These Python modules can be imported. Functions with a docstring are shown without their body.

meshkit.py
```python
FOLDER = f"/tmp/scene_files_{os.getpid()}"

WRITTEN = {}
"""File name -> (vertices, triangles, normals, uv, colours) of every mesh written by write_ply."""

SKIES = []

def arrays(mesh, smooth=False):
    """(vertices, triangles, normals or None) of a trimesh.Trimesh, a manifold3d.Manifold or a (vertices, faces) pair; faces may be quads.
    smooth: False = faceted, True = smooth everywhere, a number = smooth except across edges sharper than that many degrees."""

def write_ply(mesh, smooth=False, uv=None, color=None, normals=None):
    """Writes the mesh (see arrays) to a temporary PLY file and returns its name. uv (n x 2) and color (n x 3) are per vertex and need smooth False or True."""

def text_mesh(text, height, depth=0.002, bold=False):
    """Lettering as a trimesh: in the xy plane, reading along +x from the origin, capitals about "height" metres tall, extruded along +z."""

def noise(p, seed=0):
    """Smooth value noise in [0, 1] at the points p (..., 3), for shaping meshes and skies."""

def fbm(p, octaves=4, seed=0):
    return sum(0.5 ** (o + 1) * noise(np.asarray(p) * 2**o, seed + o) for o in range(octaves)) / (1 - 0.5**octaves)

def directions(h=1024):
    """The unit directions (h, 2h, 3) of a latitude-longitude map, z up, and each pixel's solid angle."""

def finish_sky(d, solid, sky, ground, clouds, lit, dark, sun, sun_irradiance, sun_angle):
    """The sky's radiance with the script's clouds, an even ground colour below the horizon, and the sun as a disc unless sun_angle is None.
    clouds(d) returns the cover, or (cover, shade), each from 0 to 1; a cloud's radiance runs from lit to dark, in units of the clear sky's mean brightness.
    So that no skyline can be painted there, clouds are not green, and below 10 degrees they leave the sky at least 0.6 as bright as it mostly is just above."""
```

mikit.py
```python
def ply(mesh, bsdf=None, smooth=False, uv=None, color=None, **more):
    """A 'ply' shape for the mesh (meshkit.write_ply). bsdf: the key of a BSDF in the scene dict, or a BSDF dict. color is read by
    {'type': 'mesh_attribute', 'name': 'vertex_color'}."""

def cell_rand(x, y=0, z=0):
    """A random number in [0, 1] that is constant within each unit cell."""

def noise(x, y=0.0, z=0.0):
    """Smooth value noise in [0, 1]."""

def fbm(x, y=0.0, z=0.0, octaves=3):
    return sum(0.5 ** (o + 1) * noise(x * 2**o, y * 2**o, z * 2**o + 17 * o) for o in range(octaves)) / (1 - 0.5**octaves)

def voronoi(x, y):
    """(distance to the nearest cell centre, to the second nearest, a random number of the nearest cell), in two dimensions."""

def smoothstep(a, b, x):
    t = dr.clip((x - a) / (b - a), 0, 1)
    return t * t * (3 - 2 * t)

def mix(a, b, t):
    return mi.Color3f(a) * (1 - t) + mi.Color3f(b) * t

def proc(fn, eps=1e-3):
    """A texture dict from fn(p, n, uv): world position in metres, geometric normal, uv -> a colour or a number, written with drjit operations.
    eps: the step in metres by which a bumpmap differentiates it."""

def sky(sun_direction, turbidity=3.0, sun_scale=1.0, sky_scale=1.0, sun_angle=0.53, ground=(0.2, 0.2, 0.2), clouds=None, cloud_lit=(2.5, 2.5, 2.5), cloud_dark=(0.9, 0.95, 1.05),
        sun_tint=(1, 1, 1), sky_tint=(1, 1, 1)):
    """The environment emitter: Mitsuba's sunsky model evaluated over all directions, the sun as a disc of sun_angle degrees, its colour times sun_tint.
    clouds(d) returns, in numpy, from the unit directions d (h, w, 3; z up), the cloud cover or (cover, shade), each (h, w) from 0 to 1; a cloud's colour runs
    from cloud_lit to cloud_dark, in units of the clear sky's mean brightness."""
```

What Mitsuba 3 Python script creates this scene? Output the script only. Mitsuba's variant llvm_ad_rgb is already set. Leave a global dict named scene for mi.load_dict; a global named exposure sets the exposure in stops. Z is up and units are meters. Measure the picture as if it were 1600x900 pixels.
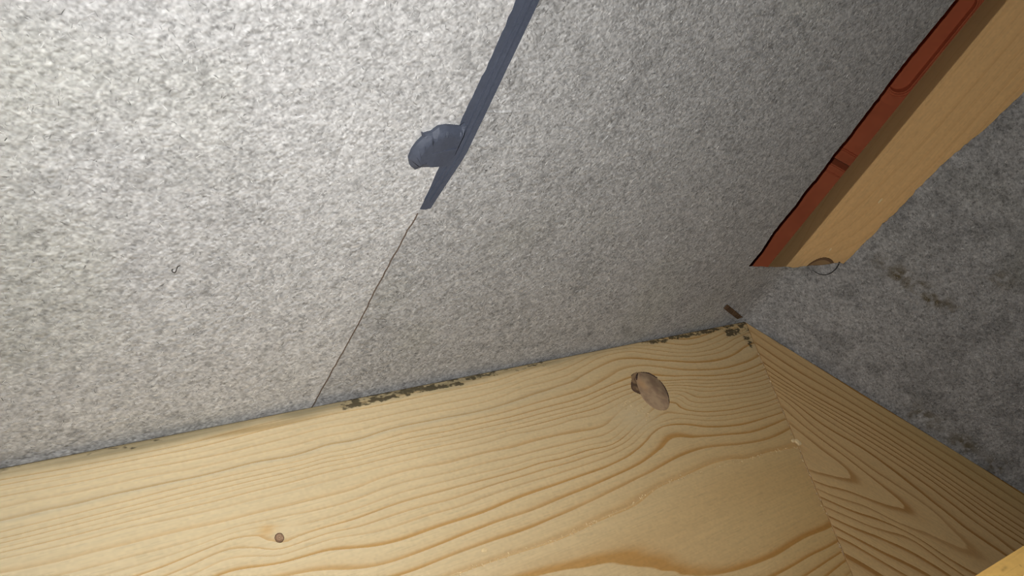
import math
import numpy as np, trimesh, manifold3d as m3
import drjit as dr, mitsuba as mi, mikit, meshkit
from mikit import noise, fbm, smoothstep, mix, cell_rand
from scipy.interpolate import RBFInterpolator
from scipy.spatial import cKDTree
from shapely.geometry import Polygon, LineString

scene, labels = {}, {}
T4 = mi.ScalarTransform4f

# ------------------------------------------------------------------ camera, light, exposure
CAM = np.array([0.0, 0.0, 1.70])                     # a phone held up close under the ridge of the loft roof
ROT = np.array([[0.914365197, -0.397087192, -0.079107827], [0.248033491, 0.703768008, -0.665725151], [0.320024489, 0.589094519, 0.741991896]])
FOCAL = 1255.46                                      # pixels of a 1600 wide frame
scene['camera'] = {'type': 'perspective', 'fov': math.degrees(2 * math.atan(800 / FOCAL)), 'fov_axis': 'x', 'near_clip': 0.01, 'far_clip': 50.0,
                   'to_world': T4().look_at(origin=CAM.tolist(), target=(CAM + ROT[2]).tolist(), up=(-ROT[1]).tolist())}
# the phone's flash beside its lens
FLASH = CAM + ROT.T @ np.array([-0.007, -0.006, -0.004])
scene['phone_flash'] = {'type': 'spot', 'to_world': T4().look_at(origin=FLASH.tolist(), target=(FLASH + ROT.T @ np.array([0.0, 0.05, 1.0])).tolist(), up=(-ROT[1]).tolist()),
                        'intensity': {'type': 'rgb', 'value': [0.468, 0.466, 0.462]}, 'cutoff_angle': 72.0, 'beam_width': 12.0}
scene['loft_air'] = {'type': 'constant', 'radiance': {'type': 'rgb', 'value': [0.006, 0.006, 0.0065]}}   # the dim loft around
exposure = 0.0

# ------------------------------------------------------------------ frame of the roof
PITCH = math.radians(27.67); CP, SP = math.cos(PITCH), math.sin(PITCH)
APEX = CAM + np.array([0.36746612, 0.31306327, 0.42854644])   # where the rafter pair meets under the ridge; the ridge runs along y
LA, LD = np.array([-CP, 0, -SP]), np.array([SP, 0, -CP])      # left rafter: down its length, and square to it into the timber
RA, RD = np.array([CP, 0, -SP]), np.array([-SP, 0, -CP])
NL, NR = -LD, -RD                                             # outward normals of the two slopes
FACE = APEX[1] - 0.003                                        # the rafters' face towards the camera

# traced in millimetres on the timbers and on the roof planes: growth rings, knots, cuts
RINGS_L = {0: [(489.9,10.6), (468.4,11.4), (444.8,11.7), (419.0,12.0), (389.9,10.4), (357.6,9.2), (322.5,9.9), (282.4,9.4), (236.9,8.3), (180.6,1.6), (136.1,0.9), (107.5,4.9), (80.6,12.7), (62.9,12.8)],
 1: [(419.8,14.9), (391.1,14.1), (359.1,12.8), (324.1,13.2), (284.6,13.3), (239.3,12.2), (183.0,4.9), (146.5,2.4), (118.7,6.4), (91.7,14.8), (74.1,16.9), (58.7,16.1)],
 2: [(490.5,15.0), (469.2,15.8), (445.8,16.0), (420.5,17.1), (392.3,17.4), (360.2,15.6), (325.6,16.6), (286.6,16.9), (234.3,13.3), (208.3,11.8), (186.1,9.0), (166.1,4.9), (139.4,4.9), (115.7,10.4), (94.1,17.4), (74.0,20.5), (58.0,20.5), (40.5,18.1)],
 3: [(491.4,20.8), (470.2,21.2), (453.1,21.4), (422.0,22.4), (401.0,21.8), (370.9,22.0), (346.0,21.9), (327.6,20.6), (287.1,21.6), (237.5,18.3), (218.5,17.6), (198.5,16.3), (190.1,14.5), (173.0,10.0), (156.4,7.3), (134.6,8.0), (116.0,14.4), (96.4,19.8), (73.0,23.1), (51.4,23.5), (30.1,19.3)],
 4: [(492.0,25.3), (476.4,25.1), (453.9,24.9), (429.5,25.8), (395.0,25.5), (359.1,25.0), (329.4,24.6), (291.2,25.3), (241.8,24.9), (208.6,21.7), (185.8,17.4), (161.3,13.4), (139.9,14.3), (120.3,19.2), (106.8,22.4), (93.5,26.2), (71.3,30.0), (52.9,30.0), (28.6,25.3)],
 5: [(492.8,30.8), (472.0,30.6), (449.2,30.3), (424.0,29.7), (396.7,30.2), (374.3,30.9), (349.9,30.9), (331.9,29.9), (294.1,30.6), (251.1,30.6), (214.0,29.3), (186.7,28.0), (166.5,23.5), (151.6,19.7), (137.0,20.4), (124.1,23.5), (112.1,28.2), (84.7,34.9), (51.1,37.6), (24.0,35.6)],
 7: [(493.4,34.7), (472.7,34.6), (450.2,34.5), (425.4,34.4), (398.0,34.3), (367.6,33.8), (334.2,34.7), (297.4,36.4), (255.5,37.5), (207.0,37.2), (180.3,33.9), (121.9,36.7), (92.1,42.5), (61.4,47.2), (30.0,46.6)],
 10: [(494.2,40.5), (474.1,41.7), (451.8,41.4), (427.8,42.7), (401.1,43.3), (371.6,43.7), (338.4,43.4), (301.7,44.2), (260.1,44.7), (212.9,45.2), (187.0,45.7), (124.4,41.6), (106.1,47.7), (84.8,52.4), (61.7,55.8), (34.6,57.6)],
 11: [(490.3,47.0), (475.3,48.0), (453.5,48.6), (429.6,49.1), (410.3,50.1), (389.5,50.8), (359.1,51.9), (341.3,49.6), (305.8,51.8), (265.5,53.1), (219.5,54.2), (194.0,54.6), (126.5,43.8), (113.8,50.9), (97.2,55.7), (66.1,59.9)],
 12: [(471.1,53.5), (454.7,53.8), (431.1,54.6), (418.2,54.0), (403.0,54.3), (396.7,54.7), (391.0,54.9), (376.7,56.4), (343.9,55.0), (308.4,56.4), (278.6,56.9), (235.2,59.0), (211.2,59.9), (127.1,45.8), (119.8,53.8), (101.1,59.7), (69.1,62.6)],
 13: [(387.5,61.2), (378.7,61.4), (363.2,61.3), (346.2,60.0), (310.6,60.4), (271.5,62.5), (238.6,63.7), (202.6,65.3), (128.3,49.2), (122.7,56.8), (103.8,62.3), (72.4,65.8), (45.8,67.4)],
 14: [(432.7,59.9), (416.2,57.7), (407.3,58.9), (404.6,63.1), (399.7,67.2), (395.5,67.1), (390.7,65.5), (384.1,65.2), (372.9,65.6), (357.0,65.3), (348.4,64.6), (313.1,64.9), (284.1,65.8), (251.3,65.3), (216.1,66.3), (130.5,52.9), (126.0,60.2), (114.0,64.6), (84.5,69.0), (49.4,70.5), (18.9,68.1)],
 15: [(434.0,64.6), (414.6,63.4), (405.6,65.8), (399.0,68.9), (394.6,68.3), (387.5,68.5), (383.3,68.9), (366.8,69.5), (350.6,69.3), (316.0,70.3), (286.3,69.4), (254.4,69.8), (231.2,70.0), (200.7,69.5)],
 16: [(421.9,65.9), (407.9,68.6), (398.6,71.5), (392.8,71.1), (378.8,70.4), (353.1,74.6), (327.3,74.3), (303.5,74.8), (278.6,73.6), (246.1,74.2), (209.3,73.8), (153.4,63.2), (141.2,63.2), (128.6,66.3), (110.5,72.2), (83.2,75.7), (57.5,77.6)],
 17: [(356.2,81.1), (326.9,81.4), (303.7,81.7), (272.3,80.1), (238.2,79.4), (209.5,78.6), (183.0,74.2), (164.6,67.2), (155.5,65.6), (141.2,67.7), (117.2,75.7), (88.7,80.7), (61.4,81.0), (46.5,81.3)],
 18: [(360.4,89.9), (326.6,89.4), (297.9,88.2), (273.0,88.7), (238.3,87.1), (219.1,86.1), (191.2,83.7), (165.8,78.3), (151.4,75.4), (137.7,79.0), (109.1,83.8), (86.9,87.4), (57.5,87.4)],
 19: [(355.5,96.3), (321.3,95.9), (293.3,96.6), (261.5,95.8), (224.7,93.2), (197.5,91.1), (166.9,87.7), (136.3,87.1), (108.9,91.9), (78.0,95.4), (45.7,93.6)],
 20: [(332.5,104.5), (298.8,105.2), (269.2,106.6), (240.1,104.8), (212.8,104.2), (191.4,99.4), (162.2,98.2), (119.2,98.5), (109.3,101.7), (86.1,102.5), (57.1,106.1)],
 21: [(192.0,154.2), (171.8,157.5), (144.0,159.6), (109.8,158.5), (84.4,159.7)],
 22: [(152.3,168.3), (121.8,168.0), (88.8,168.5)],
 23: [(131.5,175.7), (95.5,174.5)],
 24: [(116.2,181.1), (96.3,179.3)]}
RINGS_R = {12: [(73.7,96.2), (86.0,97.6), (94.0,107.0), (83.1,113.7), (69.9,120.1)],
 11: [(46.0,79.3), (62.5,83.9), (89.2,87.9), (115.5,94.1), (134.1,103.4), (110.1,113.8), (91.7,119.9), (73.7,128.0)],
 10: [(39.5,67.9), (65.6,77.3), (89.0,80.8), (110.3,84.5), (129.6,84.9), (157.4,87.3), (170.6,94.3), (181.5,103.6), (148.8,113.0), (128.4,120.5), (101.8,124.6), (77.2,133.6)],
 9: [(37.2,63.2), (65.1,68.8), (101.4,67.8), (128.3,72.0), (154.6,78.5), (180.2,84.8), (212.5,87.6), (187.6,121.6), (161.2,123.6), (134.9,123.6), (101.9,132.9), (79.9,138.8)],
 8: [(36.8,59.4), (64.7,61.2), (101.3,61.5), (137.6,63.1), (173.1,68.3), (207.6,74.6), (220.2,77.8), (176.8,130.3), (141.3,126.7), (110.0,138.7), (82.6,144.9)],
 7: [(166.4,137.8), (150.4,137.4), (114.8,142.9), (86.1,151.2), (34.6,55.9), (64.3,54.8), (101.3,55.2), (156.1,56.3), (209.0,64.9), (228.4,65.4)],
 6: [(151.2,148.8), (117.8,153.9), (89.4,157.3)],
 5: [(133.2,160.9), (94.3,163.1)],
 4: [(117.5,173.2), (97.6,173.5), (63.6,43.0), (101.2,39.4), (157.2,40.7), (211.8,45.9)],
 2: [(81.7,23.4), (158.4,24.4), (214.4,28.5)],
 0: [(73.2,4.5), (100.9,5.7), (187.2,2.6), (240.7,6.3)]}
KNOT_BIG = [(145.8,25.9), (138.8,26.3), (133.1,29.2), (131.1,32.6), (130.5,38.5), (132.3,45.1), (136.4,51.2), (141.1,54.9), (147.0,55.0), (151.2,52.5), (153.4,48.7), (154.2,42.3), (152.6,35.8), (149.7,30.1)]
KNOT_SMALL = [(396.1,64.2), (396.7,65.1), (397.5,65.7), (398.4,65.8), (399.2,65.5), (399.8,64.9), (400.0,64.0), (399.9,63.0), (399.4,62.1), (398.6,61.5), (397.7,61.3), (396.8,61.6), (396.2,62.3), (396.0,63.2)]
TORN = [(332.2,103.9), (298.1,104.1), (268.4,105.5), (239.4,103.9), (211.4,102.6), (190.1,98.0), (162.2,98.2), (121.9,101.1), (86.5,102.9), (57.1,106.1)]
SEAM = [(339.9,-221.1), (339.5,-207.0), (340.1,-189.0), (340.9,-171.9), (342.0,-148.6), (342.4,-126.0), (344.1,-114.1), (346.0,-98.7), (348.0,-80.6), (350.0,-57.2), (353.0,-35.1), (356.3,-8.1)]
STRIP_RIGHT = [(332.0,-222.3), (332.3,-206.1), (333.0,-182.2), (333.6,-153.5), (336.2,-128.6), (336.7,-125.1), (339.2,-124.1), (342.7,-124.3)]
HOOK = [(339.2,-168.7), (340.4,-167.5), (347.4,-167.8), (350.9,-167.0), (353.0,-164.6), (355.8,-163.6), (357.0,-163.9), (356.0,-162.1), (357.7,-159.1), (358.5,-156.1), (358.5,-152.2), (356.6,-148.8), (353.9,-147.0), (351.4,-148.3), (349.4,-149.8), (342.5,-149.9), (339.6,-149.6), (339.5,-160.0)]
HOOK_IN = [(340.2,-166.3), (346.5,-165.8), (348.7,-164.8), (350.4,-162.3), (352.1,-158.1), (353.5,-154.1), (353.6,-150.1), (350.3,-151.4), (343.5,-151.5), (340.5,-155.3)]
SLIT_LEFT = [(54.8,-263.4), (54.9,-253.9), (55.3,-245.3), (55.7,-234.5), (56.1,-223.3), (55.7,-210.2), (54.7,-200.7), (54.6,-185.9), (53.4,-173.8), (54.9,-159.8), (53.5,-150.0), (53.7,-139.3), (54.6,-128.9), (53.0,-116.1), (53.9,-102.4), (53.9,-91.6), (51.2,-78.0), (52.8,-63.8)]
SLIT_RIGHT_L = [(52.8,-63.8), (26.6,-59.9), (11.5,-57.6)]
SLIT_RIGHT = [(-10.8,-49.8), (3.8,-59.9), (10.7,-66.9), (20.4,-74.0), (25.4,-80.2), (29.4,-81.9), (30.1,-88.0), (30.6,-97.0), (31.3,-109.6), (31.3,-121.4), (33.1,-135.1), (33.4,-152.0), (34.3,-167.0), (35.7,-182.4), (37.5,-192.6), (40.0,-207.4), (41.0,-221.7), (41.6,-233.6)]
BARK_SIDE = [(150.1,25.7), (144.5,24.4), (138.7,25.2), (133.0,28.2), (137.0,32.7), (148.0,33.2), (152.6,41.3), (154.1,40.3), (157.5,36.4), (154.6,31.1)]
CRACK_TOP = [(139.5,26.2), (136.3,27.1), (133.8,29.1), (132.2,31.0), (131.0,32.4)]
CRACK_SIDE = [(130.8,34.2), (130.6,38.6), (132.2,44.5), (135.6,50.0), (138.1,52.5)]
CRACK_LEFT = [(144.3,25.8), (146.7,27.5), (149.1,30.3)]
BOARD_FLECKS = [(-0.1657,-0.3323,0.0016,0.0006), (-0.1673,-0.3332,0.0012,0.0005), (-0.1589,-0.3307,0.0005,0.0005)]
STAIN_R = [(50.0,-97.0), (65.9,-96.2), (81.7,-95.4), (92.8,-94.3), (105.3,-97.5), (115.2,-129.8), (155.3,-97.6), (152.9,8.2), (193.7,3.7), (234.0,-0.6), (172.7,-1.7)]
THREAD = [(16.6,-66.1), (20.6,-66.4), (24.0,-68.3), (26.2,-71.9), (27.1,-76.4), (26.8,-81.2)]
CURL = [(437.4,-101.2), (437.4,-99.9), (436.7,-99.5), (436.2,-100.8), (436.0,-102.3), (435.2,-102.9)]
SLIVER = [(44.9,-22.6), (43.8,-26.4), (6.5,-6.9), (11.1,-4.8)]

# ------------------------------------------------------------------ helpers
def numbered(name):
    if name not in USED:
        USED.add(name); return name
    k = 1
    while f'{name}_{k:03d}' in USED: k += 1
    USED.add(f'{name}_{k:03d}'); return f'{name}_{k:03d}'
USED = set()
def obj(name, mesh, mat, parent=None, label=None, cat=None, group=None, kind=None, **ply):
    key = numbered((parent + '__' if parent else '') + name)
    scene[key] = mikit.ply(mesh, mat, **ply)
    d = {k: v for k, v in dict(label=label, category=cat, group=group, kind=kind).items() if v}
    if d: labels[key] = d
    return key
def thing(name, label, cat, group=None):
    key = numbered(name)
    labels[key] = {'label': label, 'category': cat}
    if group: labels[key]['group'] = group
    return key
def dense(pts, step, jitter=0.0, seed=0):
    rng = np.random.default_rng(seed)
    p = np.asarray(pts, float); ls = LineString(p); n = max(2, int(ls.length / step))
    q = np.array([ls.interpolate(x, normalized=True).coords[0] for x in np.linspace(0, 1, n)])
    if jitter: q[1:-1] += rng.normal(0, jitter, q[1:-1].shape)
    return q
def slab(poly, z0, z1, edge=None):
    """A polygon in metres, extruded from z0 to z1 and refined to the edge length."""
    polys = [poly] if poly.geom_type == 'Polygon' else list(poly.geoms)
    out = m3.Manifold()
    for g in polys:
        rings = [np.array(g.exterior.coords)[:-1]] + [np.array(r.coords)[:-1] for r in g.interiors]
        out += m3.CrossSection(rings, m3.FillRule.EvenOdd).extrude(z1 - z0).translate([0, 0, z0])
    return out.refine_to_length(edge) if edge else out
def tri(man):
    m = man.to_mesh()
    return trimesh.Trimesh(np.array(m.vert_properties[:, :3], float), np.array(m.tri_verts), process=False)
def tube(path, radius, sides=6):
    p = np.asarray(path, float); rs = np.broadcast_to(radius, len(p)); V, F = [], []
    t = np.gradient(p, axis=0); t /= np.linalg.norm(t, axis=1, keepdims=True)
    a = np.cross(t, [0.3, 0.1, 0.95]); a /= np.linalg.norm(a, axis=1, keepdims=True); b = np.cross(t, a)
    for i in range(len(p)):
        for k in range(sides):
            w = 2 * math.pi * k / sides
            V.append(p[i] + rs[i] * (a[i] * math.cos(w) + b[i] * math.sin(w)))
    for i in range(len(p) - 1):
        for k in range(sides):
            q, r = i * sides + k, i * sides + (k + 1) % sides
            F += [[q, r, r + sides], [q, r + sides, q + sides]]
    V += [p[0], p[-1]]
    for k in range(sides):
        F += [[len(V) - 2, (k + 1) % sides, k], [len(V) - 1, (len(p) - 1) * sides + k, (len(p) - 1) * sides + (k + 1) % sides]]
    return trimesh.Trimesh(np.array(V), np.array(F), process=False)
def spline(pts, n=40):
    from scipy.interpolate import make_interp_spline
    p = np.asarray(pts, float); u = np.r_[0, np.cumsum(np.linalg.norm(np.diff(p, axis=0), axis=1))]
    return make_interp_spline(u, p, k=min(3, len(p) - 1))(np.linspace(0, u[-1], n))

def wave(t, y):
    """How far the loose underlay bellies outwards between the timbers (metres), never inwards."""
    q = np.stack([t * 5.0 + 3.1, y * 6.0 + 7.7, np.zeros_like(t)], -1)
    near = np.clip((np.abs(y + 0.0) - 0.0) / 0.10, 0, 1) ** 1.5
    return 0.0035 * meshkit.fbm(q, 2, 5) * near
def on_roof(t, y, h):
    """Signed distance t from the ridge along the slope (left positive), y from the rafter, h outwards, to world."""
    soft = np.sqrt(t * t + 0.004 ** 2); sg = t / soft
    n = np.stack([-sg * SP, np.zeros_like(t), CP + 0 * t], -1); n /= np.linalg.norm(n, axis=-1, keepdims=True)
    base = np.stack([-t * CP, y, -(soft - 0.004 * np.exp(-(t / 0.03) ** 2)) * SP - 0.0018 * np.exp(-(t / 0.012) ** 2)], -1)
    return APEX + base + n * h[..., None]

# ------------------------------------------------------------------ materials
def mat(key, **kw):
    scene[key] = {'type': 'twosided', 'bsdf': {'type': 'principled', **kw}}
    return key
def bumped(key, fn, scale, eps, **kw):
    scene[key] = {'type': 'twosided', 'bsdf': {'type': 'bumpmap', 'arbitrary': mikit.proc(fn, eps), 'scale': scale, 'bsdf': {'type': 'principled', **kw}}}
    return key
AX, AY, AZ = (float(v) for v in APEX)
def rgb(v): return {'type': 'rgb', 'value': list(v)}

STAINS = [((-0.050, -0.098), 0.006, 0.55), ((-0.064, -0.0965), 0.008, 0.8), ((-0.079, -0.0955), 0.008, 1.0), ((-0.092, -0.094), 0.007, 1.0), ((-0.104, -0.096), 0.006, 0.6),
          ((-0.115, -0.130), 0.008, 0.5), ((-0.150, -0.012), 0.012, 0.6), ((-0.185, -0.010), 0.010, 0.7), ((-0.215, -0.008), 0.010, 0.6)]
def fleece_tone(p, tone):
    x, y, z = (p.x - AX) / CP, p.y - AY, p.z
    fine = noise(x * 1150, y * 1150, z * 300)
    lean = noise(x * 620 + y * 430, (y * 0.82 - x * 0.57) * 1500, 5.5)
    mid = fbm(x * 560 + 3.3, y * 640 + 5, z * 150, 3)
    blot = fbm(x * 62, y * 80 + 9, 2.5, 3)
    big = fbm(x * 9 + 4, y * 11, 7.5, 2)
    v = tone * (1 + 0.85 * (mid - 0.5) + 0.30 * (blot - 0.5) + 0.14 * (big - 0.5) + 0.50 * (fine - 0.5) + 0.62 * (lean - 0.5))
    clump = smoothstep(0.56, 0.72, fbm(x * 130 + 31, y * 150, 3.5, 3))
    v = v * (1 - 0.30 * clump * smoothstep(0.35, 0.6, lean))
    right = smoothstep(0.0, 0.012, x)
    damp = smoothstep(0.44, 0.68, fbm(x * 70 + 8, y * 80, 4.5, 3)) * right
    v = v * (1 - 0.24 * damp) * (1 - 0.07 * right)
    c = mi.Color3f(v * 1.0, v * 0.99, v * 0.972)
    s = mi.Float(0)
    brk = fbm(x * 170, y * 170, 6.5, 2)
    for (sx, sy), r, k in STAINS:
        s = dr.maximum(s, k * dr.exp(-(dr.square(x + sx) * 0.8 + dr.square(y - sy) * 1.9) / (r * r)))
    s = dr.clip(s * smoothstep(0.36, 0.60, brk) * 1.2, 0, 1)
    c = c * (1 - s) + mi.Color3f(0.105, 0.08, 0.035) * s
    green = smoothstep(0.55, 0.8, fbm(x * 16 + 2, y * 14 + 1, 9.5, 2)) * 0.5
    return c * (1 - green) + c * mi.Color3f(0.97, 0.98, 0.88) * green
def fleece_bump(p, n, uv):
    x, y, z = (p.x - AX) / CP, p.y - AY, p.z
    return noise(x * 1100, y * 1100, z * 400) + 0.8 * noise(x * 620 + y * 430, (y * 0.82 - x * 0.57) * 1500, 5.5) + 1.2 * noise(x * 480, y * 520, z * 100)
bumped('fleece', fleece_bump, 0.00042, 0.0002, base_color=mikit.proc(lambda p, n, uv: fleece_tone(p, 0.368)), roughness=1.0, specular=0.25)
bumped('lit_fleece', fleece_bump, 0.00042, 0.0002, base_color=mikit.proc(lambda p, n, uv: fleece_tone(p, 0.452)), roughness=1.0, specular=0.25)  # same fleece, brighter: light on the tilted lap put into the colour
mat('fibre', base_color={'type': 'mesh_attribute', 'name': 'vertex_color'}, roughness=0.55, specular=0.5)

def wood_tone(G, A, s, d, y, late=(0.76, 0.57, 0.35), base=(0.73, 0.595, 0.365), line=0.85):
    """Pine: pale early wood, a thin amber line of late wood at each ring; G counts the rings, A fades them."""
    wob = 0.05 * (noise(s * 60, d * 300, y * 60) - 0.5)
    g = G + wob
    k = dr.floor(g); f = g - k
    w = smoothstep(0.66, 0.93, f) * (1 - smoothstep(0.96, 1.0, f)) + 0.22 * smoothstep(0.25, 0.75, f)
    strong = 0.45 + 0.75 * cell_rand(k, 3, 1)
    w = dr.clip(w * strong * A * line * (0.8 + 0.4 * noise(s * 25, G * 2, 4)), 0, 1)
    c = mix(base, (base[0] * late[0], base[1] * late[1], base[2] * late[2]), w)
    streak = noise(s * 45, d * 1500, y * 1500)
    pore = smoothstep(0.72, 0.9, noise(s * 160, d * 1900, y * 900))
    speck = noise(s * 700, d * 900, y * 900)
    c = c * (1 + 0.07 * (streak - 0.5) + 0.08 * (speck - 0.5) - 0.06 * pore + 0.13 * (fbm(s * 9, d * 14, y * 9, 3) - 0.5))
    return c
def left_sd(p):
    x, z = p.x - AX, p.z - AZ
    return x * float(LA[0]) + z * float(LA[2]), x * float(LD[0]) + z * float(LD[2]), p.y - FACE
def right_sd(p):
    x, z = p.x - AX, p.z - AZ
    return x * float(RA[0]) + z * float(RA[2]), x * float(RD[0]) + z * float(RD[2]), p.y - FACE
def bump01(a, b, c, d, x):
    return smoothstep(a, b, x) * (1 - smoothstep(c, d, x))
def left_color(p, n, uv):
    s, d, y = left_sd(p)
    c = wood_tone(uv.x, uv.y * (0.55 + 0.45 * smoothstep(0.03, 0.10, d + 0.06 * (1 - smoothstep(0.1, 0.35, s)))), s, d, y)
    # blue stain beside the fourth ring
    blue = (1 - smoothstep(0.05, 0.55, dr.abs(uv.x - 3.95))) * smoothstep(0.14, 0.26, s) * 0.42
    c = c * (1 - blue) + c * mi.Color3f(0.80, 0.87, 0.98) * blue
    # amber resin below the torn ring and in the smudge left of the small knot
    amber = (1 - smoothstep(0.0, 0.045, dr.abs(uv.x - 20.01))) * 0.7 + 0.7 * dr.exp(-(dr.square((s - 0.4017) / 0.0035) + dr.square((d - 0.0585) / 0.0022)))
    c = c * (1 - amber) + c * mi.Color3f(0.88, 0.68, 0.42) * amber
    warm = (1 - smoothstep(0.02, 0.50, s)) * (0.55 + 0.45 * smoothstep(0.02, 0.15, d))
    c = c * (1 - warm) + c * mi.Color3f(0.90, 0.73, 0.50) * warm
    # pale woolly cut beside the large knot
    pale = dr.exp(-(dr.square((s - 0.170) / 0.017) + dr.square((d - 0.054) / 0.012))) * 0.3
    c = c * (1 - pale) + mi.Color3f(0.66, 0.55, 0.36) * pale
    # mould and weathering along the top arris
    e = d + 0.2 * y
    big = 0.6 * fbm(s * 190, d * 520, y * 300, 2) + 0.4 * fbm(s * 480, d * 900, y * 500, 2); fine = noise(s * 700, d * 900, y * 700)
    grey = (1 - smoothstep(0.002, 0.0105, e + 0.004 * (noise(s * 60, d * 60, 3) - 0.5))) * smoothstep(0.08, 0.22, s) * (0.50 + 0.7 * noise(s * 14, d * 950, y * 950))
    grey = dr.clip(0.9 * grey, 0, 0.95)
    c = c * (1 - grey) + mi.Color3f(0.285, 0.24, 0.145) * grey
    brown = smoothstep(0.55, 0.78, noise(s * 11, d * 620, 3.5)) * bump01(0.0025, 0.0040, 0.0085, 0.0110, d) * smoothstep(0.33, 0.40, s) * 0.75
    c = c * (1 - brown) + c * mi.Color3f(0.62, 0.52, 0.36) * brown
    left = bump01(0.40, 0.44, 0.6, 0.7, s) * 0.55
    m1 = bump01(0.255, 0.275, 0.34, 0.352, s) * bump01(-0.001, 0.002, 0.0065, 0.0092, d)
    m2 = bump01(0.195, 0.215, 0.262, 0.28, s) * bump01(-0.003, -0.001, 0.0045, 0.0075, d) * 0.95
    m3_ = bump01(0.012, 0.03, 0.11, 0.135, s) * bump01(-0.006, -0.003, 0.0045, 0.0085, d) * 1.1
    m4 = bump01(-0.01, 0.002, 0.03, 0.045, s) * bump01(-0.002, 0.002, 0.010, 0.018, d) * 1.0
    m5 = (1 - smoothstep(0.0025, 0.006, dr.abs(s - 0.0155 - 0.1 * (d - 0.015)))) * bump01(0.006, 0.010, 0.024, 0.030, d) * 0.9
    zone = dr.maximum(dr.maximum(dr.maximum(m1, m2), dr.maximum(m3_, m4)), dr.maximum(m5, left * (1 - smoothstep(0.003, 0.009, d))))
    mould = dr.clip(smoothstep(0.45, 0.68, 0.50 * zone + 0.95 * big + 0.22 * (fine - 0.5) - 0.38) * smoothstep(0.05, 0.3, zone), 0, 1)
    c = c * (1 - 0.88 * mould) + mi.Color3f(0.062, 0.052, 0.030) * (0.88 * mould)
    haze = zone * 0.30
    return c * (1 - haze) + c * mi.Color3f(0.62, 0.62, 0.56) * haze
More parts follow.
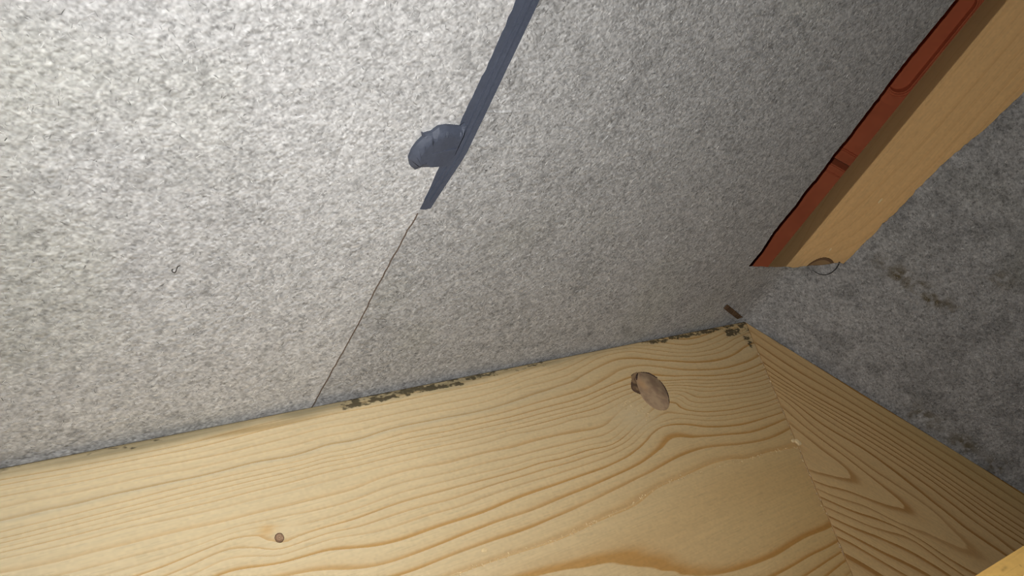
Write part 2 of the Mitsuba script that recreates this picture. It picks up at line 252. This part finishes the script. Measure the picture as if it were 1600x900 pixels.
def right_color(p, n, uv):
    s, d, y = right_sd(p)
    c = wood_tone(uv.x, uv.y, s, d, y, late=(0.62, 0.46, 0.28), base=(0.74, 0.50, 0.235), line=1.0)
    grey = (1 - smoothstep(0.004, 0.05, d)) * smoothstep(0.03, 0.2, s) * 0.55
    c = c * (1 - grey) + c * mi.Color3f(0.80, 0.84, 0.70) * grey
    for gs, gd, r in ((0.0275, 0.0, 0.004), (0.032, 0.002, 0.0025)):
        m = dr.exp(-(dr.square(s - gs) + dr.square(d - gd)) / (r * r)) * 0.7
        c = c * (1 - m) + mi.Color3f(0.06, 0.05, 0.03) * m
    return c
def wood_bump(p, n, uv):
    s, d, y = left_sd(p)
    f = uv.x - dr.floor(uv.x)
    return 0.6 * smoothstep(0.5, 0.95, f) * uv.y + 0.5 * noise(s * 160, d * 1500, y * 1500) + 0.25 * noise(s * 900, d * 1300, y * 1300)
bumped('left_pine', wood_bump, 0.00012, 0.0003, base_color=mikit.proc(left_color), roughness=0.62, specular=0.30)
def right_bump(p, n, uv):
    s, d, y = right_sd(p)
    f = uv.x - dr.floor(uv.x)
    return 0.6 * smoothstep(0.5, 0.95, f) * uv.y + 0.5 * noise(s * 160, d * 1500, y * 1500)
bumped('right_pine', right_bump, 0.00012, 0.0003, base_color=mikit.proc(right_color), roughness=0.62, specular=0.30)
def knot_color(p, n, uv):
    s, d, y = left_sd(p)
    r = dr.sqrt(dr.square((s - 0.142) * 0.9 + (d - 0.041) * 0.35) + dr.square((d - 0.041) * 0.55))
    c = mix((0.36, 0.235, 0.15), (0.48, 0.335, 0.205), smoothstep(0.25, 0.7, fbm(s * 220, d * 220, 1.5, 3)))
    side = smoothstep(-0.004, 0.004, (s - 0.140) * -0.9 - (d - 0.040) * 0.35 - 0.001 + 0.004 * (noise(s * 250, d * 250, 2) - 0.5))
    c = c * (1 - 0.36 * side)
    orange = dr.exp(-(dr.square((s - 0.1475) / 0.003) + dr.square((d - 0.034) / 0.005)))
    c = c * (1 - 0.6 * orange) + mi.Color3f(0.60, 0.36, 0.17) * (0.6 * orange)
    return c * (0.94 + 0.12 * noise(r * 900, 2.5, 0.5))
mat('knot_wood', base_color=mikit.proc(knot_color), roughness=0.55, specular=0.35)
def small_knot_color(p, n, uv):
    s, d, y = left_sd(p)
    r = dr.sqrt(dr.square(s - 0.3980) + dr.square(d - 0.0636))
    a = smoothstep(0.3, 0.7, noise(r * 2600 + 2 * noise(s * 900, d * 900, 1), 0.5, 0.5))
    c = mix((0.25, 0.145, 0.08), (0.45, 0.30, 0.19), a)
    return c * (1 - 0.5 * smoothstep(0.0016, 0.0021, r))
mat('small_knot_wood', base_color=mikit.proc(small_knot_color), roughness=0.55)
mat('bark', base_color=mikit.proc(lambda p, n, uv: mix((0.115, 0.065, 0.038), (0.30, 0.19, 0.10), smoothstep(0.35, 0.75, fbm(p.x * 320, p.y * 300, p.z * 320, 2)))), roughness=0.8)
mat('dark_crack', base_color=rgb((0.06, 0.035, 0.025)), roughness=0.9)
mat('splinter_wood', base_color=rgb((0.78, 0.60, 0.33)), roughness=0.7)
def batten_color(p, n, uv):
    t, y, z = (p.x - AX) * float(RA[0]) + (p.z - AZ) * float(RA[2]), p.y - AY, (p.x - AX) * float(NR[0]) + (p.z - AZ) * float(NR[2])
    kx, ky = (t - 0.021) / 0.011, (y + 0.060) / 0.0155
    rk = dr.sqrt(kx * kx + ky * ky)
    G = (t * 130 + 6 * noise(y * 5, t * 12, z * 9) + 2.2 * dr.exp(-rk * rk * 0.35))
    c = wood_tone(G, mi.Float(0.5), y, t, z, late=(0.80, 0.68, 0.5), base=(0.70, 0.435, 0.19), line=0.4)
    return c
mat('batten_pine', base_color=mikit.proc(batten_color), roughness=0.7, specular=0.25)
def board_color(p, n, uv):
    a, b = (p.x - AX) * 0.9 + (p.z - AZ) * 0.43, (p.z - AZ) * 0.9 - (p.x - AX) * 0.43
    c = wood_tone(b * 160 + 3 * noise(a * 6, b * 20, 1), mi.Float(0.5), a, b, p.y, late=(0.86, 0.72, 0.5), base=(0.66, 0.40, 0.115), line=0.5)
    for fx, fz, ra, rb in BOARD_FLECKS:
        fa, fb = fx * 0.9 + fz * 0.43, fz * 0.9 - fx * 0.43
        c = c * (1 - 0.28 * dr.exp(-(dr.square((a - fa) / (0.7 * ra)) + dr.square((b - fb) / (0.7 * rb)))))
    return c
mat('board_pine', base_color=mikit.proc(board_color), roughness=0.6, specular=0.3)
def clay_color(p, n, uv):
    v = fbm(p.x * 60, p.y * 60, p.z * 60, 3)
    soot = smoothstep(0.55, 0.75, fbm(p.x * 22 + 5, p.y * 26, p.z * 22, 3))
    c = mix((0.38, 0.090, 0.039), (0.49, 0.130, 0.056), v)
    return c * (1 - 0.35 * soot)
mat('clay', base_color=mikit.proc(clay_color), roughness=0.85, specular=0.2)
def liner_color(p, n, uv):
    v = fbm(p.x * 180, p.y * 60, p.z * 180, 2); g = noise(p.x * 1400, p.y * 1400, p.z * 1400)
    c = mix((0.051, 0.060, 0.085), (0.067, 0.077, 0.105), v)
    return c * (0.92 + 0.16 * g)
mat('grey_plastic', base_color=mikit.proc(liner_color), roughness=0.55, specular=0.4)
mat('dark_thread', base_color=rgb((0.035, 0.033, 0.032)), roughness=0.6)
mat('sliver_brown', base_color=mikit.proc(lambda p, n, uv: mix((0.06, 0.035, 0.02), (0.16, 0.095, 0.05), noise(p.x * 500, p.y * 300, p.z * 500))), roughness=0.8)

# ------------------------------------------------------------------ underlay
def mm(pts): return np.asarray(pts, float) / 1000.0
seam = mm(SEAM)                                       # lower edge side: the lapped sheet lies at larger t
d0, d1 = seam[0] - seam[3], seam[-1] - seam[-3]
seam_line = np.vstack([seam[0] + [0.001, -0.6], seam[0] + [0, -0.02], seam, seam[-1] + d1 * 0.6, [0.385, 0.30], [0.39, 0.60]])
seam_line = dense(seam_line, 0.003, 0.00018, 3)
seam_t = lambda y: np.interp(y, seam_line[:, 1], seam_line[:, 0])
slit_left = dense(np.vstack([[0.0545, -0.85], mm(SLIT_LEFT)]), 0.0025, 0.00022, 5)
slit_end = dense(np.vstack([mm(SLIT_RIGHT_L), mm([(-t, y) for t, y in SLIT_RIGHT[1:6]])]), 0.003, 0.0002, 6)
slit_right = dense(np.vstack([mm([(-t, y) for t, y in SLIT_RIGHT[5:]]), [-0.043, -0.30], [-0.044, -0.85]]), 0.003, 0.0003, 7)
slit = Polygon(np.vstack([slit_left, slit_end[1:], slit_right[1:]])).buffer(0)
TH = 0.0007
def sheet_mesh(poly, lift, edge=0.011):
    m = tri(slab(poly, 0.0, TH, edge))
    v = m.vertices
    m.vertices = on_roof(v[:, 0], v[:, 1], v[:, 2] + wave(v[:, 0], v[:, 1]) + lift(v[:, 0], v[:, 1]))
    return m
lap = Polygon(np.vstack([seam_line, [[1.15, 0.60], [1.15, -0.62]]])).buffer(0)
ridge_sheet = Polygon(np.vstack([np.column_stack([seam_line[:, 0] + 0.075, seam_line[:, 1]]), [[-1.0, 0.60], [-1.0, -0.62]]])).buffer(0)
box_y = Polygon([(-2, -0.6), (2, -0.6), (2, 0.55), (-2, 0.55)])
lap, ridge_sheet = lap.intersection(box_y), ridge_sheet.intersection(box_y).difference(slit)
strips = [ridge_sheet.intersection(Polygon([(a, -1), (b, -1), (b, 1), (a, 1)])) for a, b in ((-1.2, -0.010), (-0.010, 0.010), (0.010, 1.0))]
step_out = lambda t, y: 0.0021 * np.clip((t - seam_t(y) + 0.014) / 0.014, 0, 1)
flat = lambda t, y: 0.0 * t
def strip_mesh(g):
    e = 0.004 if abs(g.bounds[0]) < 0.02 and abs(g.bounds[2]) < 0.02 else 0.011
    return sheet_mesh(g, step_out, e)
sheet = obj('underlay_sheet', trimesh.util.concatenate([strip_mesh(g) for g in strips]), 'fleece', None,
            'grey fleece roof underlay folded over the ridge, slit open to show tile and batten', 'underlay sheet', smooth=40)
lapped = obj('underlay_sheet', sheet_mesh(lap, flat), 'lit_fleece', None,
             'grey fleece underlay sheet left of the dark strip, painted brighter as if lit, lapped over the next', 'underlay sheet', smooth=40)

shadow_line = LineString([(q[0] - 0.0001, q[1]) for q in seam_line if -0.1235 < q[1] < 0.30])  # dark strip painted in for the shade beside the lapped edge
m = tri(slab(shadow_line.buffer(0.00030), 0.0, 0.0005, 0.006)); v = m.vertices
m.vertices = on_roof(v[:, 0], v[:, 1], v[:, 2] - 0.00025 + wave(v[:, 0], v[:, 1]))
obj('seam_shadow', m, 'seam_shade', lapped, 'thin dark line painting the shadow of the lapped edge below the strip', smooth=40)
mat('seam_shade', base_color=rgb((0.13, 0.10, 0.08)), roughness=0.9)

def fibres(n, region, lift, seed, dark=0.16, tone=0.368, lo=0.0006, hi=0.0024):
    """Short loose fibres lying on the inner face of the fleece."""
    rng = np.random.default_rng(seed)
    t0, t1, y0, y1 = region[0]
    t, y = rng.uniform(t0, t1, n), rng.uniform(y0, y1, n)
    ok = region[1](t, y); t, y = t[ok], y[ok]; n = len(t)
    a = rng.normal(-0.95, 0.75, n); ln = rng.uniform(lo, hi, n); bend = rng.normal(0, 0.9, n)
    K = 3
    P = np.zeros((n, K + 1, 2)); ang = a.copy(); P[:, 0] = np.stack([t, y], -1)
    for k in range(K):
        P[:, k + 1] = P[:, k] + (ln / K)[:, None] * np.stack([np.cos(ang), np.sin(ang)], -1); ang = ang + bend / K
    w = rng.uniform(0.00004, 0.00009, n)
    rise = rng.uniform(0.00003, 0.0002, (n, K + 1)); rise[:, 1:-1] += rng.uniform(0, 0.0002, (n, 1))
    tilt = rng.normal(0, 0.5, n)
    side = np.stack([-np.sin(a), np.cos(a)], -1)
    V = np.zeros((n, K + 1, 2, 3))
    for q, sgn in ((0, -1), (1, 1)):
        pt = P + sgn * (w[:, None] * np.linspace(1, 0.55, K + 1))[..., None] * side[:, None, :]
        h = -rise - sgn * (w * np.sin(tilt))[:, None]
        V[:, :, q] = on_roof(pt[..., 0], pt[..., 1], wave(pt[..., 0], pt[..., 1]) + lift(pt[..., 0], pt[..., 1]) + h)
    base = np.arange(n)[:, None, None] * (2 * (K + 1)) + (np.arange(K) * 2)[None, :, None]
    F = np.concatenate([base + np.array([0, 1, 3]), base + np.array([0, 3, 2])], 1).reshape(-1, 3)
    kind = rng.random(n)
    g = np.where(kind < dark, rng.uniform(0.04, 0.15, n), np.where(kind > 0.945, rng.uniform(0.6, 0.9, n), tone * rng.uniform(0.75, 1.25, n)))  # the brightest fibres carry flash glints in their colour
    col = np.repeat(np.stack([g, g * 0.985, g * 0.96], -1), 2 * (K + 1), 0)
    return trimesh.Trimesh(V.reshape(-1, 3), F, process=False), col
from shapely import contains_xy
m, c = fibres(90000, ((-0.30, 0.37, -0.33, 0.01), lambda t, y: (t < seam_t(y) - 0.0015) & contains_xy(ridge_sheet, t, y) & (np.abs(t) > 0.004) & ((y < -0.012) | (np.abs(t) > 0.4))), step_out, 11, 0.26)
obj('fibres', m, 'fibre', sheet, 'loose light and dark fibres of the fleece, the brightest painted as flash glints', kind='stuff', color=c)
m, c = fibres(40000, ((0.32, 0.53, -0.32, -0.006), lambda t, y: t > seam_t(y) + 0.0012), flat, 12, 0.08, 0.452)
obj('fibres', m, 'fibre', lapped, 'loose light fibres of the fleece, the brightest painted as flash glints', kind='stuff', color=c)

# ------------------------------------------------------------------ rafters
D0 = 0.0016                                           # air between ridge apex of the underlay and the timber
def ring_field(rings, lim, smooth=5e-5):
    P, G = [], []
    for k, pts in rings.items():
        for p in pts: P.append(p); G.append(k)
    P, G = mm(P), np.array(G, float)
    q, idx = np.unique(np.round(P, 4), axis=0, return_index=True); P, G = P[idx], G[idx]
    f = RBFInterpolator(P * [1.0, 3.0], G, kernel='thin_plate_spline', smoothing=smooth)
    def field(s, d):
        sc, dc = np.clip(s, lim[0], lim[1]), np.clip(d, lim[2], lim[3])
        g = f(np.stack([sc, dc], -1).reshape(-1, 2) * [1.0, 3.0]).reshape(s.shape)
        return g + (d - dc) * 110.0 + (s - sc) * 1.5
    return field
def rafter(name, A, D, rings, lim, pales, mat_key, label, round_fn, gap, length=1.15, depth=0.225, thick=0.048):
    field = ring_field(rings, lim)
    near = np.arange(0, 0.52, 0.0032)
    u = np.r_[near, np.linspace(0.53, length, 20)] / length
    prof = [('f', x) for x in np.linspace(depth, 0.0, 72)] + [('a', w) for w in np.linspace(0, 1, 8)[1:]] + [('t', 0.5), ('t', 1.0), ('b', depth)]
    V, UV = [], []
    for q in u:
        row = []
        for kind, x in prof:
            # depth first, so that the mitre is a plumb cut: s starts at d * tan(pitch)
            d_guess = x if kind in 'fb' else D0
            s = gap + d_guess * math.tan(PITCH) + q * (length - d_guess * math.tan(PITCH))
            r = float(round_fn(s))
            if kind == 'f': d, y = D0 + r + (x / depth) * (depth - D0 - r), 0.0
            elif kind == 'a': d, y = D0 + r * (1 - math.sin(x * math.pi / 2)), r * (1 - math.cos(x * math.pi / 2))
            elif kind == 't': d, y = D0, r + x * (thick - r)
            else: d, y = depth, thick
            s = gap + d * math.tan(PITCH) + q * (length - d * math.tan(PITCH))
            row.append((s, d, y))
        V.append(row)
    V = np.array(V); n, k = V.shape[:2]
    S, Dp, Y = V[..., 0], V[..., 1], V[..., 2]
    W = APEX + S[..., None] * A + Dp[..., None] * D
    W[..., 1] = FACE + Y
    G = field(S, Dp + 0.25 * Y)
    amp = np.ones_like(G)
    for (ps, pd), rs, rd, kk in pales: amp *= 1 - kk * np.exp(-(((S - ps) / rs) ** 2 + ((Dp - pd) / rd) ** 2))
    i, j = np.meshgrid(np.arange(n - 1), np.arange(k), indexing='ij'); jn = (j + 1) % k
    a, b, c_, d_ = i * k + j, i * k + jn, (i + 1) * k + jn, (i + 1) * k + j
    F = np.concatenate([np.stack([a, b, c_], -1).reshape(-1, 3), np.stack([a, c_, d_], -1).reshape(-1, 3)])
    Vw, UV = W.reshape(-1, 3), np.stack([G, amp], -1).reshape(-1, 2)
    caps = []
    for row in (0, n - 1):
        base = len(Vw); Vw = np.vstack([Vw, W[row].mean(0)]); UV = np.vstack([UV, UV[row * k:(row + 1) * k].mean(0)])
        t = np.array([[row * k + x, base, row * k + (x + 1) % k] for x in range(k)])
        caps.append(t if row == 0 else t[:, ::-1])
    F = np.concatenate([F] + caps)
    m = trimesh.Trimesh(Vw, F, process=False)
    if m.volume < 0: F = F[:, ::-1]
    key = obj(name, trimesh.Trimesh(Vw, F, process=False), mat_key, None, label, 'rafter', smooth=False, uv=UV)
    return key, field
left_r = lambda s: np.interp(s, [0.0, 0.12, 0.22, 0.30, 0.38, 0.5], [0.0018, 0.0016, 0.0018, 0.0022, 0.0026, 0.0026])
left, fieldL = rafter('rafter', LA, LD, RINGS_L, (0.0, 0.497, 0.0, 0.20), [((0.172, 0.053), 0.017, 0.011, 0.95), ((0.3925, 0.0600), 0.0055, 0.0032, 0.9)], 'left_pine',
                      'long pale pine rafter with two knots and dark mould along its top edge', left_r, 0.0005)
right, fieldR = rafter('rafter', RA, RD, RINGS_R, (0.0, 0.25, 0.0, 0.20), [], 'right_pine',
                       'darker pine rafter with flame-shaped grain at lower right, mitred to the long rafter', lambda s: 0.0025, 0.0005)

def on_face(pts, A, D, h):
    """(s, d) in metres and h metres proud of the rafter's face, to world."""
    p = np.asarray(pts, float)
    w = APEX + p[..., :1] * A + p[..., 1:2] * D
    w[..., 1] = FACE - np.asarray(h)
    return w
def plug(pts, h0, h1, bevel, dome=0.0, tilt=None, edge=0.0012):
    """A low bevelled plug with the outline pts (millimetres on the left rafter's face)."""
    o = np.vstack([pts, pts[:1]]); o = spline(o, 60)[:-1] / 1000
    poly = Polygon(o).buffer(0)
    m = tri(slab(poly, 0.0, 1.0)); 
    inner = poly.buffer(-bevel)
    rings = [np.array(poly.exterior.coords)[:-1]]
    man = slab(poly, h0, h1 - bevel * 0.5) + slab(inner, h0, h1)
    m = tri(man.refine_to_length(edge))
    v = m.vertices.copy(); c = o.mean(0)
    h = v[:, 2] + np.where(v[:, 2] > h0 + 1e-6, (tilt(v[:, 0] - c[0], v[:, 1] - c[1]) if tilt else 0.0), 0.0)
    out = trimesh.Trimesh(on_face(v[:, :2], LA, LD, h), m.faces, process=False)
    if out.volume < 0: out.invert()
    return out
big = np.array(KNOT_BIG)
cen = big.mean(0)
barkring = cen + (big - cen) * 1.0 + 0
off = np.array(Polygon(big).buffer(0.9).exterior.coords)[::3][:-1]
obj('bark_ring', plug(np.array(BARK_SIDE), -0.004, 0.00030, 0.0003), 'bark', left, 'dark brown bark at the upper left of the large knot')
big_knot = obj('knot', plug(big, -0.004, 0.0008, 0.0005, tilt=lambda a, b: 0.0003 * np.sin(a * 300 + 2)), 'knot_wood', left, 'large brown oval knot')
for crack_pts, cw in ((CRACK_TOP, 0.00045), (CRACK_SIDE, 0.00028), (CRACK_LEFT, 0.0007)):
    cp = spline(mm(crack_pts), 24)
    obj('crack', trimesh.util.concatenate([tube(on_face(cp, LA, LD, np.full(24, 0.0007)), cw * (0.35 + 0.65 * np.sin(np.linspace(0.1, 3.0, 24))), 6)]), 'dark_crack', big_knot, 'dark crack along the rim of the large knot', smooth=True)
obj('bark_ring', plug(np.array(KNOT_SMALL), -0.003, 0.00015, 0.0002, edge=0.0006), 'bark', left, 'dark bark around the small knot')
sk = np.array(KNOT_SMALL); sc = sk.mean(0)
obj('knot', plug(sc + (sk - sc) * 0.84, -0.003, 0.0004, 0.0002, edge=0.0006), 'small_knot_wood', left, 'small round brown knot')

def chips(path, n, seed, spread, lo, hi, A=LA, D=LD):
    """Torn white splinters standing off the sawn face."""
    rng = np.random.default_rng(seed); ls = LineString(path); ms = []
    for _ in range(n):
        s, d = ls.interpolate(rng.uniform(0, 1), normalized=True).coords[0]
        s += rng.normal(0, spread); d += rng.normal(0, spread)
        L = rng.uniform(lo, hi); a = rng.normal(0.2, 0.5)
        e1 = np.array([math.cos(a), math.sin(a)]) * L; e2 = np.array([-math.sin(a), math.cos(a)]) * L * rng.uniform(0.15, 0.35)
        b = np.array([[s, d], [s, d] + e2, [s, d] - e2, [s, d] + e1])
        h = np.array([L * 0.30, 0, 0, L * rng.uniform(0.15, 0.6)])
        ms.append(trimesh.Trimesh(on_face(b, A, D, h), [[0, 1, 3], [0, 3, 2], [0, 2, 1], [1, 2, 3]], process=False))
    m = trimesh.util.concatenate(ms); return m
obj('torn_fibres', chips(mm(TORN) + [0, 0.0008], 170, 21, 0.0006, 0.0006, 0.0017), 'splinter_wood', left, 'row of tiny torn wood fibres along one growth ring', kind='stuff')
obj('torn_fibres', chips(mm([(178, 40), (170, 47), (160, 56)]), 40, 22, 0.0022, 0.0006, 0.0016), 'splinter_wood', left, 'tiny torn fibres beside the large knot', kind='stuff')
def lump(s, d, r, seed, squash=(1, 1, 0.6)):
    m = trimesh.creation.icosphere(3, 1.0)
    v = m.vertices * (0.65 + 0.7 * meshkit.fbm(m.vertices * 1.6 + seed, 3, seed))[:, None] * np.array(squash) * r
    out = trimesh.Trimesh(on_face(v[:, :2] + [s, d], LA, LD, v[:, 2]), m.faces, process=False)
    if out.volume < 0: out.invert()
    return out
obj('splinter', trimesh.util.concatenate([lump(0.0542, 0.1037, 0.0024, 3, (0.9, 1.0, 0.7)), lump(0.0565, 0.1020, 0.0016, 5, (1.3, 0.8, 0.6)), lump(0.0525, 0.1050, 0.0015, 8)]), 'splinter_wood', left, 'pale splintered tuft at the mitre joint', smooth=60)
obj('splinter', lump(0.3113, 0.0989, 0.0013, 4, (1.3, 0.8, 0.5)), 'splinter_wood', left, 'small pale raised chip', smooth=60)
joint = np.array([[d * math.tan(PITCH) + 0.001, d] for d in np.linspace(0.03, 0.20, 30)])
obj('torn_fibres', chips(joint, 110, 23, 0.0005, 0.0008, 0.0024), 'left_pine_plain', left, 'frayed fibres along the mitre cut', kind='stuff')
mat('left_pine_plain', base_color=rgb((0.70, 0.53, 0.31)), roughness=0.7)

# ------------------------------------------------------------------ dark strip with its hooked tab, on the sheets' lap
strip_right = mm(STRIP_RIGHT)
strip_right[:, 0] -= 0.0024 * np.clip((-0.128 - strip_right[:, 1]) / 0.03, 0, 1)
top_left = np.array([[np.interp(y, seam[:, 1], seam[:, 0]) + 0.003, y] for y in np.linspace(-0.1243, -0.2211, 12)])
edge_r = np.vstack([[[0.3294, -0.50]], dense(strip_right[:6], 0.004, 0.0), strip_right[6:7]])
strip_poly = Polygon(np.vstack([edge_r, [[0.3465, -0.1243]], top_left[1:], [[0.3425, -0.50]]])).buffer(0)
def lay(man_or_mesh, h_base):
    m = tri(man_or_mesh) if hasattr(man_or_mesh, 'to_mesh') else man_or_mesh
    v = m.vertices
    m = trimesh.Trimesh(on_roof(v[:, 0], v[:, 1], wave(v[:, 0], v[:, 1]) + step_out(v[:, 0], v[:, 1]) * h_base[1] + h_base[0] - v[:, 2]), m.faces, process=False)
    if m.volume < 0: m.invert()
    return m
strip = thing('seal_strip', 'dark grey sealing strip running down along the lap of the two underlay sheets', 'sealing strip')
obj('band', lay((slab(strip_poly, 0.0, 0.0006) + slab(strip_poly.buffer(-0.0007), 0.0, 0.0011)).refine_to_length(0.006), (0.0, 1.0)), 'grey_plastic', strip, smooth=30)
cl = np.array([[np.interp(y, edge_r[::-1][:, 1] * 1, edge_r[::-1][:, 0]) if False else np.interp(y, np.sort(edge_r[:, 1]), edge_r[np.argsort(edge_r[:, 1]), 0]), y] for y in np.linspace(-0.49, -0.130, 90)])
for off_t in (0.0030, 0.0052):
    rib = LineString(cl + [off_t, 0]).buffer(0.00045, cap_style='round')
    obj('rib', lay(slab(rib, 0.0, 0.0020).refine_to_length(0.005), (0.0, 1.0)), 'grey_plastic', strip, smooth=30)
hook, hook_in = Polygon(mm(HOOK)).buffer(0), Polygon(mm(HOOK_IN)).buffer(0)
outer = LineString(mm(HOOK[1:14]))
hk = slab(hook, 0.0, 0.0012, 0.0007)
hm = tri(hk); hv = hm.vertices
from shapely import distance, points
dist = distance(points(hv[:, 0], hv[:, 1]), outer)
hv[:, 2] = np.where(hv[:, 2] > 0.0006, 0.0009 + np.minimum(dist, 0.0027) * 0.75 + 0.0005 * np.clip((hv[:, 0] - 0.342) / 0.006, 0, 1), hv[:, 2])
obj('hooked_tab', lay(hm, (0.0, 0.0)), 'grey_plastic', strip, 'hook-shaped tab folded onto the lapped sheet', smooth=18)
ridge_bar = LineString(mm([(340.5, -158.5), (350.5, -156.2)])).buffer(0.0004)
obj('crease', lay(slab(ridge_bar, 0.0, 0.0036).refine_to_length(0.003), (0.0, 0.0)), 'grey_plastic', strip, smooth=24)

# ------------------------------------------------------------------ batten and ridge tiles above the slit
def right_box(t0, t1, y0, y1, h0, h1, bev=0.0012):
    poly = Polygon([(t0, h0), (t1, h0), (t1, h1), (t0, h1)]).buffer(-bev).buffer(bev, quad_segs=3)
    m = tri(slab(poly, y0, y1, 0.02))
    v = m.vertices
    w = APEX + v[:, :1] * RA + v[:, 1:2] * NR; w[:, 1] = APEX[1] + v[:, 2]
    out = trimesh.Trimesh(w, m.faces, process=False)
    if out.volume < 0: out.invert()
    return out
BT, BH = 0.0008, 0.010
batten = obj('ridge_batten', right_box(BT, BT + 0.047, -0.60, 0.55, BH, BH + 0.050), 'batten_pine', None, 'pale planed wooden batten behind the slit in the underlay', 'batten', smooth=30)
th = np.linspace(0, 2 * math.pi, 40, endpoint=False)
def batten_plug(c, a, b, h, key):
    poly = Polygon(np.stack([c[0] + a * np.cos(th), c[1] + b * np.sin(th)], -1)).intersection(Polygon([(BT + 0.002, -1), (BT + 0.0455, -1), (BT + 0.0455, 1), (BT + 0.002, 1)]))
    m = tri(slab(poly, -0.003, h)); v = m.vertices
    w = APEX + v[:, :1] * RA + (BH - v[:, 2:3]) * NR; w[:, 1] = APEX[1] + v[:, 1]
    out = trimesh.Trimesh(w, m.faces, process=False)
    if out.volume < 0: out.invert()
    return out
mat('batten_knot_rim', base_color=rgb((0.15, 0.078, 0.032)), roughness=0.7)
mat('batten_knot_wood', base_color=mikit.proc(lambda p, n, uv: mix((0.26, 0.145, 0.062), (0.33, 0.20, 0.085), fbm(p.x * 200, p.y * 200, p.z * 200, 2))), roughness=0.7)
bk = obj('knot', batten_plug((0.022, -0.0595), 0.0091, 0.0150, 0.0002, None), 'batten_knot_wood', batten, 'brown knot cut off by the underlay')
obj('rim', batten_plug((0.022, -0.0605), 0.0098, 0.0165, 0.0001, None), 'batten_knot_rim', bk, 'dark rim of the knot')
obj('splinter', batten_plug((0.0215, -0.1315), 0.0005, 0.0022, 0.0004, None), 'splinter_wood', batten, 'tiny white chip')
obj('splinter', batten_plug((0.0175, -0.083), 0.0004, 0.0015, 0.0004, None), 'splinter_wood', batten)

RB, CZ = 0.11, -0.02
def on_barrel(m):
    v = m.vertices if isinstance(m, trimesh.Trimesh) else None
    a = v[:, 0] / RB; r = RB + v[:, 2]
    w = APEX + np.stack([r * np.sin(a), v[:, 1], CZ + r * np.cos(a)], -1)
    out = trimesh.Trimesh(w, m.faces, process=False)
    if out.volume < 0: out.invert()
    return out
def bbox2(u0, u1, y0, y1): return Polygon([(u0, y0), (u1, y0), (u1, y1), (u0, y1)])
half = RB * math.radians(104)
def ridge_tile(y0, y1, collars, label):
    body = slab(bbox2(-half, half, y0, y1).buffer(-0.002).buffer(0.002, quad_segs=3), 0.0, 0.013)
    for a, b, h in collars:
        body += slab(bbox2(-half, half, a, b), -h * 0.6, 0.002) + slab(bbox2(-half, half, a + 0.0008, b - 0.0008), -h, 0.002)
    return obj('ridge_tile', on_barrel(tri(body.refine_to_length(0.009))), 'clay', None, label, 'roof tile', smooth=25)
tile_a = ridge_tile(-0.1112, 0.33, [(-0.1112, -0.1062, 0.0030), (-0.1046, -0.098, 0.0018)], 'terracotta ridge tile at the lower end of the slit, below the dark double joint')
tile_b = ridge_tile(-0.56, -0.1162, [(-0.1255, -0.1162, 0.0036)], 'terracotta ridge tile with a rounded raised lug, at the upper end of the slit')
stad = LineString([(RB * math.radians(20.3), -0.188), (RB * math.radians(20.3), -0.252)]).buffer(0.0172)
rim = stad.difference(LineString([(RB * math.radians(20.3), -0.189), (RB * math.radians(20.3), -0.250)]).buffer(0.0085))
lug = slab(rim, -0.0085, 0.004) + slab(rim.buffer(-0.0010), -0.0100, 0.004) + slab(rim.buffer(-0.0024), -0.0108, 0.004)
obj('lug', on_barrel(tri(lug.refine_to_length(0.004))), 'clay', tile_b, 'rounded raised lug with a hollow centre', smooth=35)

# ------------------------------------------------------------------ board at the lower right corner, close to the lens
b0, b1 = np.array([-0.1779, -0.3358]), np.array([-0.1522, -0.3237])
e = (b1 - b0) / np.linalg.norm(b1 - b0); nrm = np.array([e[1], -e[0]])
c2 = [b0 - e * 0.05, b1 + e * 0.443, b1 + e * 0.375 + nrm * 0.075, b0 - e * 0.05 + nrm * 0.075]
yb = APEX[1] - 0.19
pb = Polygon(c2)
bm = slab(pb, 0.0012, 0.022) + slab(pb.buffer(-0.0012, join_style='mitre'), 0.0, 0.022)
bm = m3.Manifold.hull(bm)
m = tri(bm.refine_to_length(0.02)); v = m.vertices
m = trimesh.Trimesh(np.stack([APEX[0] + v[:, 0], yb + v[:, 2], APEX[2] + v[:, 1]], -1), m.faces, process=False)
if m.volume < 0: m.invert()
obj('timber_board', m, 'board_pine', None, 'bright yellow wooden board cutting into the bottom right corner of the view', 'board', smooth=20)

# ------------------------------------------------------------------ loose bits
th_ = mm([(-t, y) for t, y in THREAD])
hh = np.array([-0.0005, -0.0011, -0.0017, -0.0022, -0.0020, 0.0012])
obj('loose_thread', tube(spline(on_roof(th_[:, 0], th_[:, 1], hh + wave(th_[:, 0], th_[:, 1])), 40), np.linspace(0.00018, 0.00055, 40)), 'dark_thread', None, 'dark curved thread hanging from the end of the slit under the batten knot', 'thread', smooth=True)
cu = mm(CURL)
obj('loose_thread', tube(spline(on_roof(cu[:, 0], cu[:, 1], wave(cu[:, 0], cu[:, 1]) - 0.0004), 30), 0.00013), 'dark_thread', None, 'tiny dark curl of thread on the left underlay sheet', 'thread', smooth=True)
sl = mm(SLIVER)
top = on_roof(sl[:, 0], sl[:, 1], np.array([-0.0012, -0.0010, -0.0004, -0.0004])); bot = on_roof(sl[:, 0], sl[:, 1], np.array([-0.0005, -0.0004, 0.0, 0.0]) - 0.0)
obj('wood_sliver', trimesh.convex.convex_hull(np.vstack([top, bot])), 'sliver_brown', None, 'small brown sliver of wood caught above the rafter tip at the ridge', 'wood sliver')
